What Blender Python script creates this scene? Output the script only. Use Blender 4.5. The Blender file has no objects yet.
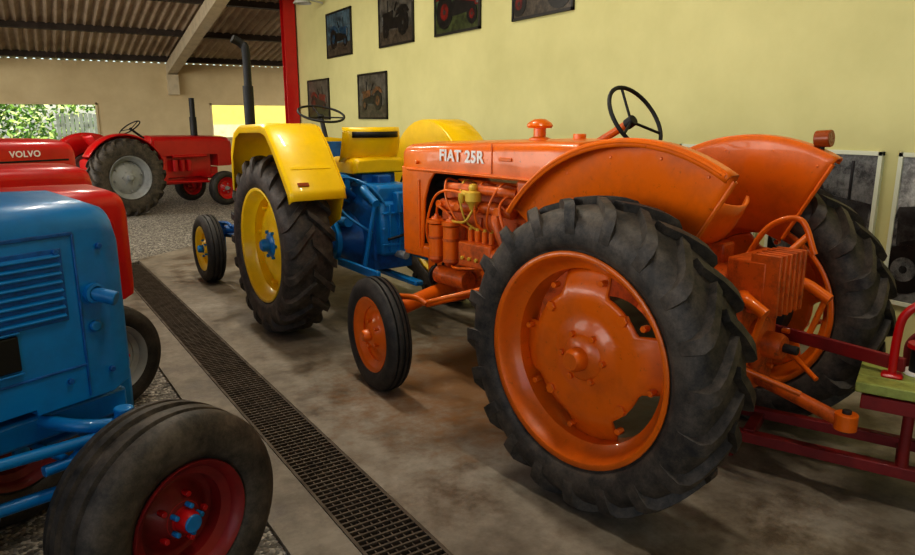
import bpy, bmesh, math, random
from math import sin, cos, pi, radians, atan2, sqrt
from mathutils import Vector, Matrix
random.seed(7)
S = bpy.context.scene
COL = S.collection

# ------------------------------------------------------------ materials
def srgb(r, g, b):
    f = lambda c: (c/255/12.92) if c/255 <= 0.04045 else ((c/255+0.055)/1.055)**2.4
    return (f(r), f(g), f(b), 1)

def newmat(name):
    m = bpy.data.materials.new(name); m.use_nodes = True
    nt = m.node_tree; b = nt.nodes['Principled BSDF']
    return m, nt, b

def noise(nt, scale, detail=4, rough=0.6):
    tc = nt.nodes.new('ShaderNodeTexCoord')
    n = nt.nodes.new('ShaderNodeTexNoise')
    n.inputs['Scale'].default_value = scale
    n.inputs['Detail'].default_value = detail
    n.inputs['Roughness'].default_value = rough
    nt.links.new(tc.outputs['Object'], n.inputs['Vector'])
    return n

def ramp(nt, src, stops):
    r = nt.nodes.new('ShaderNodeValToRGB')
    els = r.color_ramp.elements
    els[0].position, els[0].color = stops[0]
    els[1].position, els[1].color = stops[-1]
    for p, c in stops[1:-1]:
        e = els.new(p); e.color = c
    nt.links.new(src, r.inputs['Fac'])
    return r

def bump(nt, b, src, strength=0.2, dist=0.01):
    bp = nt.nodes.new('ShaderNodeBump')
    bp.inputs['Strength'].default_value = strength
    bp.inputs['Distance'].default_value = dist
    nt.links.new(src, bp.inputs['Height'])
    nt.links.new(bp.outputs['Normal'], b.inputs['Normal'])

def paint(name, col, rough=0.38, metal=0.0, grime=0.35, coat=0.15, sc=5, chips=0.0):
    m, nt, b = newmat(name)
    n = noise(nt, sc, 6, 0.65)
    dark = tuple(c*(1-grime) for c in col[:3])+(1,)
    r = ramp(nt, n.outputs['Fac'], [(0.3, dark), (0.55, col)])
    out = r.outputs['Color']
    if chips:
        nc = noise(nt, 26, 9, .75)
        rc = ramp(nt, nc.outputs['Fac'], [(.30, (chips,)*3+(1,)), (.40, (0, 0, 0, 1))])
        mx = nt.nodes.new('ShaderNodeMixRGB'); mx.inputs[2].default_value = (.045, .022, .010, 1)
        nt.links.new(rc.outputs['Color'], mx.inputs[0]); nt.links.new(out, mx.inputs[1]); out = mx.outputs[0]
    nt.links.new(out, b.inputs['Base Color'])
    rr = ramp(nt, n.outputs['Fac'], [(0.3, (rough+.2,)*3+(1,)), (0.6, (rough,)*3+(1,))])
    nt.links.new(rr.outputs['Color'], b.inputs['Roughness'])
    b.inputs['Metallic'].default_value = metal
    b.inputs['Coat Weight'].default_value = coat
    n2 = noise(nt, 60, 2)
    bump(nt, b, n2.outputs['Fac'], 0.06, 0.004)
    return m

def rubber(name='rubber', c0=(0.012, .011, .010, 1), c1=(.125, .098, .072, 1)):
    m, nt, b = newmat(name)
    n = noise(nt, 8, 12, 0.8)
    r = ramp(nt, n.outputs['Fac'], [(0.36, c0), (0.50, tuple((a*.6+q*.4) for a, q in zip(c0, c1))), (0.66, c1)])
    nt.links.new(r.outputs['Color'], b.inputs['Base Color'])
    b.inputs['Roughness'].default_value = 0.62
    n2 = noise(nt, 40, 4)
    bump(nt, b, n2.outputs['Fac'], 0.3, 0.005)
    return m

M = {}
M['orange'] = paint('orange_paint', srgb(232, 110, 6), 0.28, grime=.24, coat=.3, chips=.5)
M['orange_dk'] = paint('orange_cast', srgb(212, 96, 14), 0.45, grime=.6, sc=14, chips=.8)
M['yellow'] = paint('yellow_paint', srgb(250, 204, 0), 0.3, grime=.12, coat=.25)
M['blue'] = paint('blue_paint', srgb(0, 122, 188), 0.32, grime=.25, coat=.25)
M['blue_dk'] = paint('blue_cast', srgb(2, 94, 166), 0.38, grime=.6, sc=12)
M['red'] = paint('red_paint', srgb(190, 14, 18), 0.28, grime=.15, coat=.3)
M['red_dk'] = paint('red_dull', srgb(128, 20, 18), 0.5, grime=.4)
M['black'] = paint('black_paint', srgb(12, 12, 12), 0.5, grime=.2, coat=0)
M['dark'] = paint('dark_iron', srgb(40, 34, 30), 0.6, grime=.4)
M['dirt'] = paint('trough_dirt', srgb(26, 22, 18), 0.95, grime=.4, coat=0)
M['grey'] = paint('grey_rim', srgb(150, 152, 150), 0.45, grime=.3)
M['white'] = paint('white_paint', srgb(240, 236, 228), 0.5, grime=.1)
M['brass'] = paint('brass', srgb(222, 184, 64), 0.4, metal=.3, grime=.3)
M['amber'] = paint('amber_lens', srgb(150, 70, 25), 0.25, grime=.1)
M['rub'] = rubber()
M['rub2'] = rubber('rubber_front', (.009, .009, .009, 1), (.065, .055, .044, 1))
M['rub3'] = rubber('rubber_brown', (.013, .011, .009, 1), (.12, .095, .072, 1))
M['steel'] = paint('grate_steel', srgb(88, 76, 62), 0.6, metal=.2, grime=.5, sc=10, coat=0)
M['green_wood'] = paint('green_plank', srgb(158, 166, 84), 0.6, grime=.4, sc=12)
M['alu'] = paint('lamp_housing', srgb(200, 200, 195), 0.5)

# ------------------------------------------------------------ geometry helpers
def mk(name, verts, faces, mat, parent=None, smooth=True, bevel=0, solid=0, mats=None, sub=0):
    me = bpy.data.meshes.new(name)
    me.from_pydata([tuple(v) for v in verts], [], faces)
    bm = bmesh.new(); bm.from_mesh(me)
    bmesh.ops.recalc_face_normals(bm, faces=bm.faces)
    bm.to_mesh(me); bm.free()
    ob = bpy.data.objects.new(name, me); COL.objects.link(ob)
    me.materials.append(mat)
    if smooth:
        for p in me.polygons: p.use_smooth = True
        try: me.set_sharp_from_angle(angle=radians(40))
        except Exception: pass
    if parent: ob.parent = parent
    if solid:
        s = ob.modifiers.new('solid', 'SOLIDIFY'); s.thickness = solid; s.offset = 0
    if bevel:
        b = ob.modifiers.new('bevel', 'BEVEL'); b.width = bevel; b.segments = 2
        b.limit_method = 'ANGLE'; b.angle_limit = radians(40)
    return ob

def root(name, loc, rz=0.0):
    e = bpy.data.objects.new(name, None); COL.objects.link(e)
    e.location = loc; e.rotation_euler = (0, 0, rz); e.empty_display_size = .3
    return e

def steer(T, pivots, ang):
    """turn the front wheels of tractor T about their kingpins"""
    for o in T.children:
        for tag, (px, py) in pivots.items():
            if o.name.startswith('front_') and ('_'+tag) in o.name and o.type == 'MESH':
                R = Matrix.Translation((px, py, 0)) @ Matrix.Rotation(ang, 4, 'Z') @ Matrix.Translation((-px, -py, 0))
                o.data.transform(R)

BOXF = [(0, 1, 3, 2), (4, 6, 7, 5), (0, 4, 5, 1), (2, 3, 7, 6), (0, 2, 6, 4), (1, 5, 7, 3)]
def boxv(c, s, R=None):
    out = []
    for x in (-.5, .5):
        for y in (-.5, .5):
            for z in (-.5, .5):
                v = Vector((x*s[0], y*s[1], z*s[2]))
                if R is not None: v = R @ v
                out.append(v+Vector(c))
    return out

def box(name, c, s, mat, parent=None, bevel=.012, rot=None):
    R = None
    if rot:
        from mathutils import Euler
        R = Euler(rot).to_matrix()
    return mk(name, boxv(c, s, R), BOXF, mat, parent, smooth=True, bevel=bevel)

def boxes(name, lst, mat, parent=None, bevel=.004):
    V, F = [], []
    for it in lst:
        c, s = it[0], it[1]; R = it[2] if len(it) > 2 else None
        o = len(V); V += boxv(c, s, R); F += [tuple(i+o for i in f) for f in BOXF]
    return mk(name, V, F, mat, parent, smooth=True, bevel=bevel)

def frame(d):
    d = d.normalized()
    up = Vector((0, 0, 1)) if abs(d.z) < .95 else Vector((1, 0, 0))
    a = d.cross(up).normalized(); b = a.cross(d).normalized()
    return a, b

def tubegeo(pts, rad, seg=12):
    V, F = [], []
    n = len(pts); pts = [Vector(p) for p in pts]
    rads = rad if isinstance(rad, (list, tuple)) else [rad]*n
    a = None
    for i, p in enumerate(pts):
        d = (pts[min(i+1, n-1)]-pts[max(i-1, 0)])
        if a is None: a, b = frame(d)
        else:
            d = d.normalized(); a = (a-d*a.dot(d)).normalized()
        b = a.cross(d.normalized())
        for k in range(seg):
            t = 2*pi*k/seg
            V.append(p+(a*cos(t)+b*sin(t))*rads[i])
    for i in range(n-1):
        for k in range(seg):
            k2 = (k+1) % seg
            F.append((i*seg+k, i*seg+k2, (i+1)*seg+k2, (i+1)*seg+k))
    F.append(tuple(range(seg))); F.append(tuple((n-1)*seg+k for k in range(seg)))
    return V, F

def cr(pts, n=8):
    P = [Vector(p) for p in pts]; P = [2*P[0]-P[1]]+P+[2*P[-1]-P[-2]]
    out = []
    for i in range(1, len(P)-2):
        for k in range(n):
            t = k/n
            out.append(.5*((2*P[i])+(-P[i-1]+P[i+1])*t+(2*P[i-1]-5*P[i]+4*P[i+1]-P[i+2])*t*t+(-P[i-1]+3*P[i]-3*P[i+1]+P[i+2])*t**3))
    out.append(P[-2]); return out

def tube(name, pts, r, mat, parent=None, curve=True, seg=12):
    if curve and len(pts) > 2: pts = cr(pts)
    V, F = tubegeo(pts, r, seg)
    return mk(name, V, F, mat, parent)

def cyl(name, p0, p1, r, mat, parent=None, r2=None, seg=28, bevel=.004):
    V, F = tubegeo([p0, p1], [r, r if r2 is None else r2], seg)
    return mk(name, V, F, mat, parent, bevel=bevel)

def cyls(name, lst, mat, parent=None, seg=10, bevel=.002):
    V, F = [], []
    for p0, p1, r in lst:
        v, f = tubegeo([p0, p1], r, seg); o = len(V)
        V += v; F += [tuple(i+o for i in q) for q in f]
    return mk(name, V, F, mat, parent, bevel=bevel)

def lathe(name, prof, c, mat, parent=None, axis='X', seg=64, solid=0, closed=False):
    V, F = [], []; n = len(prof)
    for k in range(seg):
        t = 2*pi*k/seg
        for r, h in prof:
            if axis == 'X': V.append((c[0]+h, c[1]+r*cos(t), c[2]+r*sin(t)))
            elif axis == 'Y': V.append((c[0]+r*cos(t), c[1]+h, c[2]+r*sin(t)))
            else: V.append((c[0]+r*cos(t), c[1]+r*sin(t), c[2]+h))
    for k in range(seg):
        k2 = (k+1) % seg
        for i in range(n-1+(1 if closed else 0)):
            j = (i+1) % n
            F.append((k*n+i, k*n+j, k2*n+j, k2*n+i))
    return mk(name, V, F, mat, parent, solid=solid)

def prism(name, poly, x0, x1, mat, parent=None, bevel=.01):
    n = len(poly)
    V = [(x0, y, z) for y, z in poly]+[(x1, y, z) for y, z in poly]
    F = [tuple(range(n)), tuple(range(n, 2*n))]+[(i, (i+1) % n, (i+1) % n+n, i+n) for i in range(n)]
    return mk(name, V, F, mat, parent, bevel=bevel)

def hood(name, secs, mat, parent=None, bevel=.006):
    V, F = [], []; m = 0
    for (y, hw, z0, z1, rad, crown) in secs:
        ring = [(-hw, z0)]
        for k in range(7):
            t = pi-k*pi/12
            ring.append((-hw+rad+rad*cos(t), z1-rad+rad*sin(t)))
        ring.append((0, z1+crown))
        for k in range(7):
            t = pi/2-k*pi/12
            ring.append((hw-rad+rad*cos(t), z1-rad+rad*sin(t)))
        ring.append((hw, z0))
        m = len(ring)
        V += [(x, y, z) for x, z in ring]
    for i in range(len(secs)-1):
        for k in range(m):
            k2 = (k+1) % m
            F.append((i*m+k, i*m+k2, (i+1)*m+k2, (i+1)*m+k))
    F.append(tuple(range(m))); F.append(tuple((len(secs)-1)*m+k for k in range(m)))
    return mk(name, V, F, mat, parent, bevel=bevel)

# ------------------------------------------------------------ wheels
def ag_tyre(name, c, R, W, rimR, mat, parent, n=20, lug=.032, dirn=1):
    Rc = R-lug
    half = [(rimR-.005, W*.34), (rimR+.012, W*.40), (rimR+.03, W*.415), (rimR+.034, W*.44), (rimR+.3*(Rc-rimR), W*.49), (rimR+.6*(Rc-rimR), W*.495), (Rc-.05, W*.46), (Rc-.018, W*.38), (Rc-.004, W*.2)]
    prof = half+[(Rc, 0)]+[(r, -x) for r, x in reversed(half)]
    V, F = [], []; seg = 96; m = len(prof)
    for k in range(seg):
        t = 2*pi*k/seg
        for r, h in prof: V.append((c[0]+h, c[1]+r*cos(t), c[2]+r*sin(t)))
    for k in range(seg):
        k2 = (k+1) % seg
        for i in range(m-1): F.append((k*m+i, k*m+i+1, k2*m+i+1, k2*m+i))
    st = [(-.012, -.012, Rc-.02, R), (.16*W, .16*W, Rc-.03, R), (.32*W, .3*W, Rc-.04, R-.004), (.43*W, .38*W, Rc-.05, R-.014),
          (.49*W, .42*W, Rc-.08, R-.04), (.508*W, .44*W, Rc-.11, Rc-.05), (.497*W, .45*W, Rc-.13, Rc-.10)]
    for s in (-1, 1):
        for i in range(n):
            t0 = 2*pi*(i+(.5 if s > 0 else 0))/n
            o = len(V)
            for (xt, xb, rb, rt) in st:
                u = min(1, max(0, xt/(.5*W)))
                th = t0+dirn*(.34*u-.06*u*u)
                hb, ht = .032/R, .021/R
                hb += .010*u/R; ht += .008*u/R
                for dt, x, r in ((-hb, xb, rb), (-ht, xt, rt), (ht, xt, rt), (hb, xb, rb)):
                    V.append((c[0]+s*x, c[1]+r*cos(th+dt), c[2]+r*sin(th+dt)))
            L = len(st)
            for j in range(L-1):
                for q in range(3): F.append((o+j*4+q, o+j*4+q+1, o+(j+1)*4+q+1, o+(j+1)*4+q))
            F.append((o, o+1, o+2, o+3)); e = o+(L-1)*4; F.append((e, e+1, e+2, e+3))
    return mk(name, V, F, mat, parent, bevel=0)

def rib_tyre(name, c, R, W, rimR, mat, parent):
    half = [(rimR-.004, W*.32), (rimR+.01, W*.40), (rimR+.022, W*.415), (rimR+.026, W*.44), (rimR+.35*(R-rimR), W*.5), (rimR+.65*(R-rimR), W*.5), (R-.035, W*.46), (R-.012, W*.40), (R-.004, W*.34),
            (R-.002, W*.27), (R-.016, W*.25), (R-.016, W*.21), (R, W*.19), (R+.003, W*.07), (R-.012, W*.055), (R-.012, W*.02)]
    prof = half+[(r, -x) for r, x in reversed(half)]
    return lathe(name, prof, c, mat, parent, seg=80)

def rim(name, c, rimR, W, mat, parent):
    h = W*.42
    prof = [(rimR+.022, h+.004), (rimR+.018, h+.012), (rimR+.002, h), (rimR-.012, h-.02), (rimR-.02, h-.05), (rimR-.055, h-.08), (rimR-.06, 0),
            (rimR-.055, -h+.08), (rimR-.02, -h+.05), (rimR-.012, -h+.02), (rimR+.002, -h), (rimR+.022, -h-.004)]
    return lathe(name, prof, c, mat, parent, seg=72, solid=.008)

def plate(name, c, s, Rf, prof, mat, parent, seg=120, thick=.012):
    V, F = [], []; nr = 10; r0 = .03
    for k in range(seg):
        t = 2*pi*k/seg; R = Rf(t)
        for i in range(nr+1):
            r = r0+(R-r0)*i/nr
            V.append((c[0]+s*prof(r), c[1]+r*cos(t), c[2]+r*sin(t)))
    m = nr+1
    for k in range(seg):
        k2 = (k+1) % seg
        for i in range(nr): F.append((k*m+i, k*m+i+1, k2*m+i+1, k2*m+i))
    F.append(tuple(k*m for k in range(seg)))
    return mk(name, V, F, mat, parent, solid=thick)

def smoothstep(a, b, x):
    t = min(1, max(0, (x-a)/(b-a))); return t*t*(3-2*t)

def bolts(name, c, s, x, r, n, br, mat, parent, length=.03, ph=0):
    L = []
    for i in range(n):
        t = 2*pi*i/n+ph
        p = Vector((c[0]+s*x, c[1]+r*cos(t), c[2]+r*sin(t)))
        L.append((p, p+Vector((s*length, 0, 0)), br))
    return cyls(name, L, mat, parent, seg=6)

def rear_wheel(tag, c, s, R, W, rimR, mrim, mhub, parent, tyre, lobes=True, ph=.3, n=20, dirn=1, mplate=None):
    mplate = mplate or mrim
    ag_tyre('rear_tyre_'+tag, c, R, W, rimR, tyre, parent, n=n, dirn=dirn)
    rim('rear_rim_'+tag, c, rimR, W, mrim, parent)
    ri = rimR-.052
    if lobes:
        def Rf(t):
            a = (t+ph) % (pi/2) - pi/4
            g = 1-smoothstep(.34, .52, abs(a))
            return ri-g*.095
        # dark brake drum / inner well behind the disc
        lathe('brake_drum_'+tag, [(.001, 0), (.20, 0), (.22, -s*.02), (.22, -s*.12), (.001, -s*.12)], (c[0]-s*.02, c[1], c[2]), M['dark'], parent, seg=40)
    else:
        Rf = lambda t: ri
    def pr(r):
        x = .0
        x += .035*(1-smoothstep(.08, .20, r))
        x += -.035*smoothstep(ri-.10, ri, r)
        x += .012*(smoothstep(.18,.2,r)-smoothstep(ri-.1,ri-.08,r))
        return x+W*.10
    plate('rear_disc_'+tag, c, s, Rf, pr, mplate, parent)
    cc = (c[0]+s*(W*.10+.03), c[1], c[2])
    lathe('rear_hub_'+tag, [(.001, s*.085), (.035, s*.085), (.047, s*.07), (.050, s*.03), (.085, s*.02), (.10, s*.005), (.11, -s*.03)], cc, mhub, parent, seg=32)
    bolts('rear_bolts_'+tag, c, s, W*.10+.02, .105, 6, .014, mhub, parent, .035)
    bolts('rim_bolts_'+tag, c, s, W*.10-.01, ri-.05, 8, .014, mrim, parent, .035, ph=.2)
    if lobes:
        bolts('disc_lugs_'+tag, c, s, W*.10-.0, (ri-.115), 4, .024, mplate, parent, .03, ph=.85-ph)

def front_wheel(tag, c, s, R, W, rimR, mrim, mhub, parent, tyre):
    rib_tyre('front_tyre_'+tag, c, R, W, rimR, tyre, parent)
    h = W*.42
    prof = [(rimR+.014, h), (rimR+.012, h+.008), (rimR-.004, h-.004), (rimR-.012, h-.03), (rimR-.04, h-.045), (rimR-.045, -h+.04), (rimR-.01, -h+.02), (rimR+.014, -h)]
    lathe('front_rim_'+tag, prof, c, mrim, parent, seg=56, solid=.006)
    ri = rimR-.036
    def pr(r): return .035*(1-smoothstep(.05, .10, r))-.02*smoothstep(.09, ri*.8, r)+.01*smoothstep(ri*.8, ri, r)+W*.12
    plate('front_disc_'+tag, c, s, lambda t: ri, pr, mrim, parent, seg=48, thick=.008)
    cc = (c[0]+s*(W*.12+.03), c[1], c[2])
    lathe('front_hub_'+tag, [(.001, s*.06), (.028, s*.058), (.036, s*.045), (.038, s*.01), (.06, s*.006), (.065, -s*.02)], cc, mhub, parent, seg=28)
    bolts('front_bolts_'+tag, c, s, W*.12+.012, .082, 5, .011, mhub, parent, .03)

def steering_wheel(c, tilt, r, parent, mat, colmat, base):
    nrm = Vector((0, -sin(tilt), cos(tilt))); a = Vector((1, 0, 0)); b = nrm.cross(a)
    c = Vector(c); V, F = tubegeo([c+a*r*cos(2*pi*k/40)+b*r*sin(2*pi*k/40) for k in range(41)], .0105, 10)
    mk('steering_wheel_rim', V, F, mat, parent)
    L = []
    hubc = c-nrm*.03
    for k in range(3):
        t = pi/2+2*pi*k/3
        L.append((hubc, c+(a*cos(t)+b*sin(t))*r, .007))
    cyls('steering_spokes', L, mat, parent)
    cyl('steering_hub', hubc-nrm*.03, hubc+nrm*.02, .028, mat, parent)
    cyl('steering_column', hubc, Vector(base), .02, colmat, parent)

def arc_fender(tag, c, x_in, x_out, R, a0, a1, mat, parent, rin=.42, drop=.03, n=32):
    prof = [(x_in, rin), (x_in, R-.035), (x_in+(x_out-x_in)*.04, R-.012), (x_in+(x_out-x_in)*.14, R), (x_in+(x_out-x_in)*.85, R+.002), (x_out, R-.012), (x_out, R-drop)]
    V, F = [], []; m = len(prof)
    for k in range(n+1):
        t = a0+(a1-a0)*k/n
        for x, r in prof: V.append((x, c[1]+r*cos(t), c[2]+r*sin(t)))
    for k in range(n):
        for i in range(m-1): F.append((k*m+i, k*m+i+1, (k+1)*m+i+1, (k+1)*m+i))
    return mk('fender_'+tag, V, F, mat, parent, solid=.008)

def text(name, s, size, loc, rot, mat, parent, off=.006):
    cu = bpy.data.curves.new(name, 'FONT'); cu.body = s; cu.size = size; cu.extrude = .002; cu.offset = off
    cu.space_character = 1.08
    ob = bpy.data.objects.new(name, cu); COL.objects.link(ob)
    cu.materials.append(mat); ob.location = loc; ob.rotation_euler = rot; ob.parent = parent
    return ob

def seat_pan(c, mat, parent, w=.22):
    V, F = [], []; n = 14; m = 10
    for i in range(n+1):
        v = i/n
        for j in range(m+1):
            u = -1+2*j/m
            y = .2-.36*v
            z = .03*u*u+(.18*max(0, (v-.6)/.4)**1.6)+.01*sin(v*6)
            ww = w*(.8+.2*sin(v*pi))
            V.append((c[0]+u*ww, c[1]+y+.05*(u*u)*(1 if v > .6 else 0), c[2]+z))
    for i in range(n):
        for j in range(m): F.append((i*(m+1)+j, i*(m+1)+j+1, (i+1)*(m+1)+j+1, (i+1)*(m+1)+j))
    mk('seat_pan', V, F, mat, parent, solid=.012)

# ============================================================ ORANGE TRACTOR
O, OD = M['orange'], M['orange_dk']
T = root('orange_tractor', (2.645, 2.215, 0), radians(10))
RW = .65
rear_wheel('left', (-.77, 0, RW), -1, RW, .31, .425, O, O, T, M['rub'], True, ph=.1, n=20)
rear_wheel('right', (.62, 0, RW), 1, RW, .30, .425, O, O, T, M['rub'], True, ph=.5, n=20)
front_wheel('left', (-.715, 1.64, .335), -1, .345, .14, .215, O, O, T, M['rub2'])
front_wheel('right', (.62, 1.64, .335), 1, .345, .14, .215, O, O, T, M['rub2'])
steer(T, {'left': (-.585, 1.64), 'right': (.49, 1.64)}, radians(-9))
for tag, s, xi in (('left', -1, .50), ('right', 1, .46)):
    a1 = 121 if s < 0 else 118
    arc_fender(tag, (0, .02, .65), s*xi, s*(xi+.07), .868, radians(36), radians(a1), O, T, rin=.40)
    V, F = tubegeo([(s*(xi+.07), .02+.858*cos(radians(a)), .65+.858*sin(radians(a))) for a in range(36, a1+1, 2)], .009, 8)
    mk('fender_bead_'+tag, V, F, O, T)
    V, F = tubegeo([(s*xi, .02+q*cos(radians(a1)), .65+q*sin(radians(a1))) for q in (.42, .55, .7, .84)], .010, 8)
    mk('fender_rear_bead_'+tag, V, F, O, T)
    cyls('fender_stay_'+tag, [((s*.2, .1, .8), (s*xi, .25, 1.1), .018), ((s*.2, -.15, .8), (s*xi, -.3, 1.05), .018)], O, T)
    cyls('fender_rivets_'+tag, [((s*(xi-.006), .02+.80*cos(radians(a)), .65+.80*sin(radians(a))), (s*(xi+.008), .02+.80*cos(radians(a)), .65+.80*sin(radians(a))), .007) for a in (44, 62, 80, 98, 114)], O, T)
cyl('fender_lamp_body', (.50, -.27, 1.505), (.50, -.34, 1.51), .040, M['amber'], T)
cyl('fender_lamp_stem', (.50, -.30, 1.40), (.50, -.30, 1.49), .012, M['black'], T)
cyl('rear_axle', (-.70, 0, RW), (.58, 0, RW), .085, OD, T)
lathe('axle_trumpets', [(.08, -.6), (.095, -.5), (.11, -.35), (.2, -.2), (.24, -.12), (.24, .12), (.2, .2), (.11, .35), (.095, .5), (.08, .55)], (0, 0, RW), OD, T, seg=36)
hood('gearbox', [(-.32, .17, .42, .90, .06, .01), (-.1, .2, .4, .97, .08, .01), (.25, .2, .4, .97, .08, .01), (.6, .17, .45, .95, .08, .01), (.75, .24, .45, 1.05, .12, .01), (.98, .24, .45, 1.05, .12, .01)], OD, T)
boxes('hydraulic_fins', [((-.16+.045*i, -.40, .92), (.016, .13, .26)) for i in range(6)], OD, T)
box('hydraulic_box', (.0, -.32, .92), (.34, .18, .20), OD, T)
cyls('housing_bolts', [((.14*cos(k*pi/4)+.12, -.31, .62+.14*sin(k*pi/4)), (.14*cos(k*pi/4)+.12, -.345, .62+.14*sin(k*pi/4)), .013) for k in range(8)], O, T, seg=6)
lathe('pto_housing', [(.001, -.10), (.05, -.10), (.06, -.08), (.06, -.02), (.12, 0), (.12, .03)], (.0, -.34, .62), OD, T, 'Y', 28)
cyl('pto_shaft', (0, -.42, .62), (0, -.50, .62), .02, M['dark'], T)
box('seat_bracket', (0, -.02, 1.0), (.1, .26, .10), OD, T)
seat_pan((-.06, -.06, 1.05), O, T, w=.18)
tube('lift_lever', [(.24, -.1, .92), (.25, -.20, 1.10), (.26, -.34, 1.15), (.26, -.42, 1.0)], .014, O, T)
cyls('hand_levers', [((.12, .1, .95), (.16, .22, 1.32), .009), ((-.1, .35, .95), (-.12, .42, 1.3), .009)], OD, T)
tube('lift_arm_left', [(-.14, -.30, .86), (-.24, -.38, .86), (-.25, -.46, .82)], .026, O, T)
tube('lift_arm_right', [(.2, -.30, .86), (.27, -.38, .86), (.28, -.50, .80)], .026, O, T)
cyls('lift_rods', [((-.25, -.45, .82), (-.24, -.36, .50), .014), ((.28, -.48, .8), (.28, -.42, .6), .014)], O, T)
boxes('lower_links', [((.26, -.52, .60), (.022, .66, .06), Matrix.Rotation(radians(-8), 3, 'Z'))], M['red_dk'], T)
tube('drawbar', [(.04, -.1, .47), (.01, -.42, .43), (-.02, -.70, .38)], [.03]*17, OD, T)
cyl('drawbar_eye', (-.02, -.73, .345), (-.02, -.73, .415), .045, O, T)
cyl('drawbar_pin', (-.02, -.73, .33), (-.02, -.73, .43), .018, M['dark'], T)
box('drawbar_bracket', (0, -.3, .45), (.22, .05, .12), OD, T)
cyls('stabiliser_rods', [((-.3, -.2, .62), (-.12, -.58, .48), .012), ((.3, -.2, .62), (.1, -.55, .48), .012)], O, T)
boxes('footplates', [((-.36, .45, .58), (.26, .45, .015)), ((.34, .45, .58), (.22, .45, .015))], OD, T)
# engine
box('engine_block', (0, 1.35, .84), (.32, .76, .44), OD, T, .02)
boxes('block_ribs', [((-.165, 1.05+.15*i, .84), (.02, .03, .36)) for i in range(5)], OD, T)
box('cylinder_head', (0, 1.35, 1.12), (.30, .72, .13), OD, T, .02)
box('valve_cover', (.02, 1.35, 1.20), (.2, .66, .06), OD, T, .02)
hood('oil_pan', [(.98, .14, .5, .64, .02, 0), (1.72, .14, .5, .64, .02, 0)], OD, T)
cyls('head_bolts', [((-.13, 1.05+.12*i, 1.18), (-.13, 1.05+.12*i, 1.205), .012) for i in range(6)], O, T, seg=6)
cyls('sump_bolts', [((-.16, 1.02+.1*i, .635), (-.175, 1.02+.1*i, .635), .011) for i in range(7)], O, T, seg=6)
tube('exhaust_manifold', [(-.22, 1.02, 1.08), (-.25, 1.2, 1.10), (-.26, 1.4, 1.09), (-.24, 1.6, 1.08)], .036, OD, T)
cyls('manifold_ports', [((-.12, 1.08+.17*i, 1.09), (-.26, 1.08+.17*i, 1.09), .034) for i in range(4)], OD, T, seg=14)
cyls('manifold_flanges', [((-.285, 1.08+.17*i, 1.09), (-.297, 1.08+.17*i, 1.09), .026) for i in range(4)], O, T, seg=14)
tube('inlet_manifold', [(-.22, 1.0, 1.19), (-.27, 1.12, 1.20), (-.27, 1.45, 1.20), (-.2, 1.6, 1.19)], .028, OD, T)
tube('manifold_down_pipe', [(-.25, 1.12, 1.08), (-.29, 1.08, 1.02), (-.28, 1.0, .85), (-.26, .95, .62), (-.22, .7, .5)], .03, OD, T)
for nm, yy in (('fuel_filter_1', 1.64), ('fuel_filter_2', 1.50)):
    cyl(nm, (-.27, yy, .76), (-.27, yy, .96), .05, O, T)
    lathe(nm+'_cap', [(.001, .045), (.014, .045), (.016, .03), (.03, .028), (.034, .015), (.058, .01), (.058, -.012), (.03, -.015)], (-.27, yy, .98), O, T, 'Z', 24)
    lathe(nm+'_bowl', [(.05, 0), (.052, -.02), (.03, -.045), (.012, -.05), (.001, -.06)], (-.27, yy, .765), OD, T, 'Z', 24)
    lathe(nm+'_band', [(.05, .008), (.053, .008), (.053, -.008), (.05, -.008)], (-.27, yy, .88), OD, T, 'Z', 24)
box('injection_pump', (-.25, 1.24, .82), (.14, .28, .15), OD, T)
cyls('pump_elements', [((-.26, 1.15+.06*i, .88), (-.26, 1.15+.06*i, .96), .018) for i in range(4)], O, T)
cyls('pump_nuts', [((-.26, 1.15+.06*i, .955), (-.26, 1.15+.06*i, .975), .013) for i in range(4)]+[((-.32, 1.15+.06*i, .80), (-.335, 1.15+.06*i, .80), .012) for i in range(4)], M['brass'], T, seg=6)
for i in range(4):
    tube('injector_line_%d' % i, [(-.26, 1.15+.06*i, .96), (-.31, 1.14+.09*i, 1.02), (-.32, 1.10+.13*i, 1.15), (-.25, 1.08+.16*i, 1.24), (-.14, 1.08+.17*i, 1.22)], .0065, O if i != 2 else M['brass'], T, seg=8)
lathe('pump_governor', [(.001, -.06), (.05, -.055), (.07, -.03), (.072, .04), (.05, .05)], (-.25, 1.06, .82), OD, T, 'Y', 28)
cyl('dynamo', (-.25, 1.36, .64), (-.25, 1.64, .64), .058, OD, T)
lathe('dynamo_pulley', [(.02, 0), (.05, .005), (.035, .015), (.05, .025), (.02, .03)], (-.25, 1.66, .64), M['dark'], T, 'Y', 24)
tube('fan_belt', [(-.25, 1.675, .69), (-.05, 1.745, 1.03), (.06, 1.745, 1.0), (.0, 1.745, .92), (-.25, 1.675, .59), (-.30, 1.675, .64), (-.25, 1.675, .69)], .008, M['black'], T, seg=8)
cyl('oil_filter', (-.26, 1.16, .56), (-.26, 1.16, .72), .05, OD, T)
lathe('oil_filter_cap', [(.001, .03), (.02, .028), (.054, .01), (.054, -.01)], (-.26, 1.16, .73), O, T, 'Z', 24)
lathe('brass_filter', [(.001, .08), (.022, .075), (.028, .055), (.022, .04), (.048, .03), (.048, -.02), (.03, -.04), (.02, -.07), (.001, -.075)], (-.315, 1.25, 1.16), M['brass'], T, 'Z', 20)
cyl('brass_elbow', (-.315, 1.25, 1.17), (-.315, 1.34, 1.18), .018, M['brass'], T)
lathe('brass_tap', [(.001, .03), (.02, .028), (.02, -.01), (.012, -.03), (.001, -.03)], (-.325, 1.34, 1.15), M['brass'], T, 'Z', 16)
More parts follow.
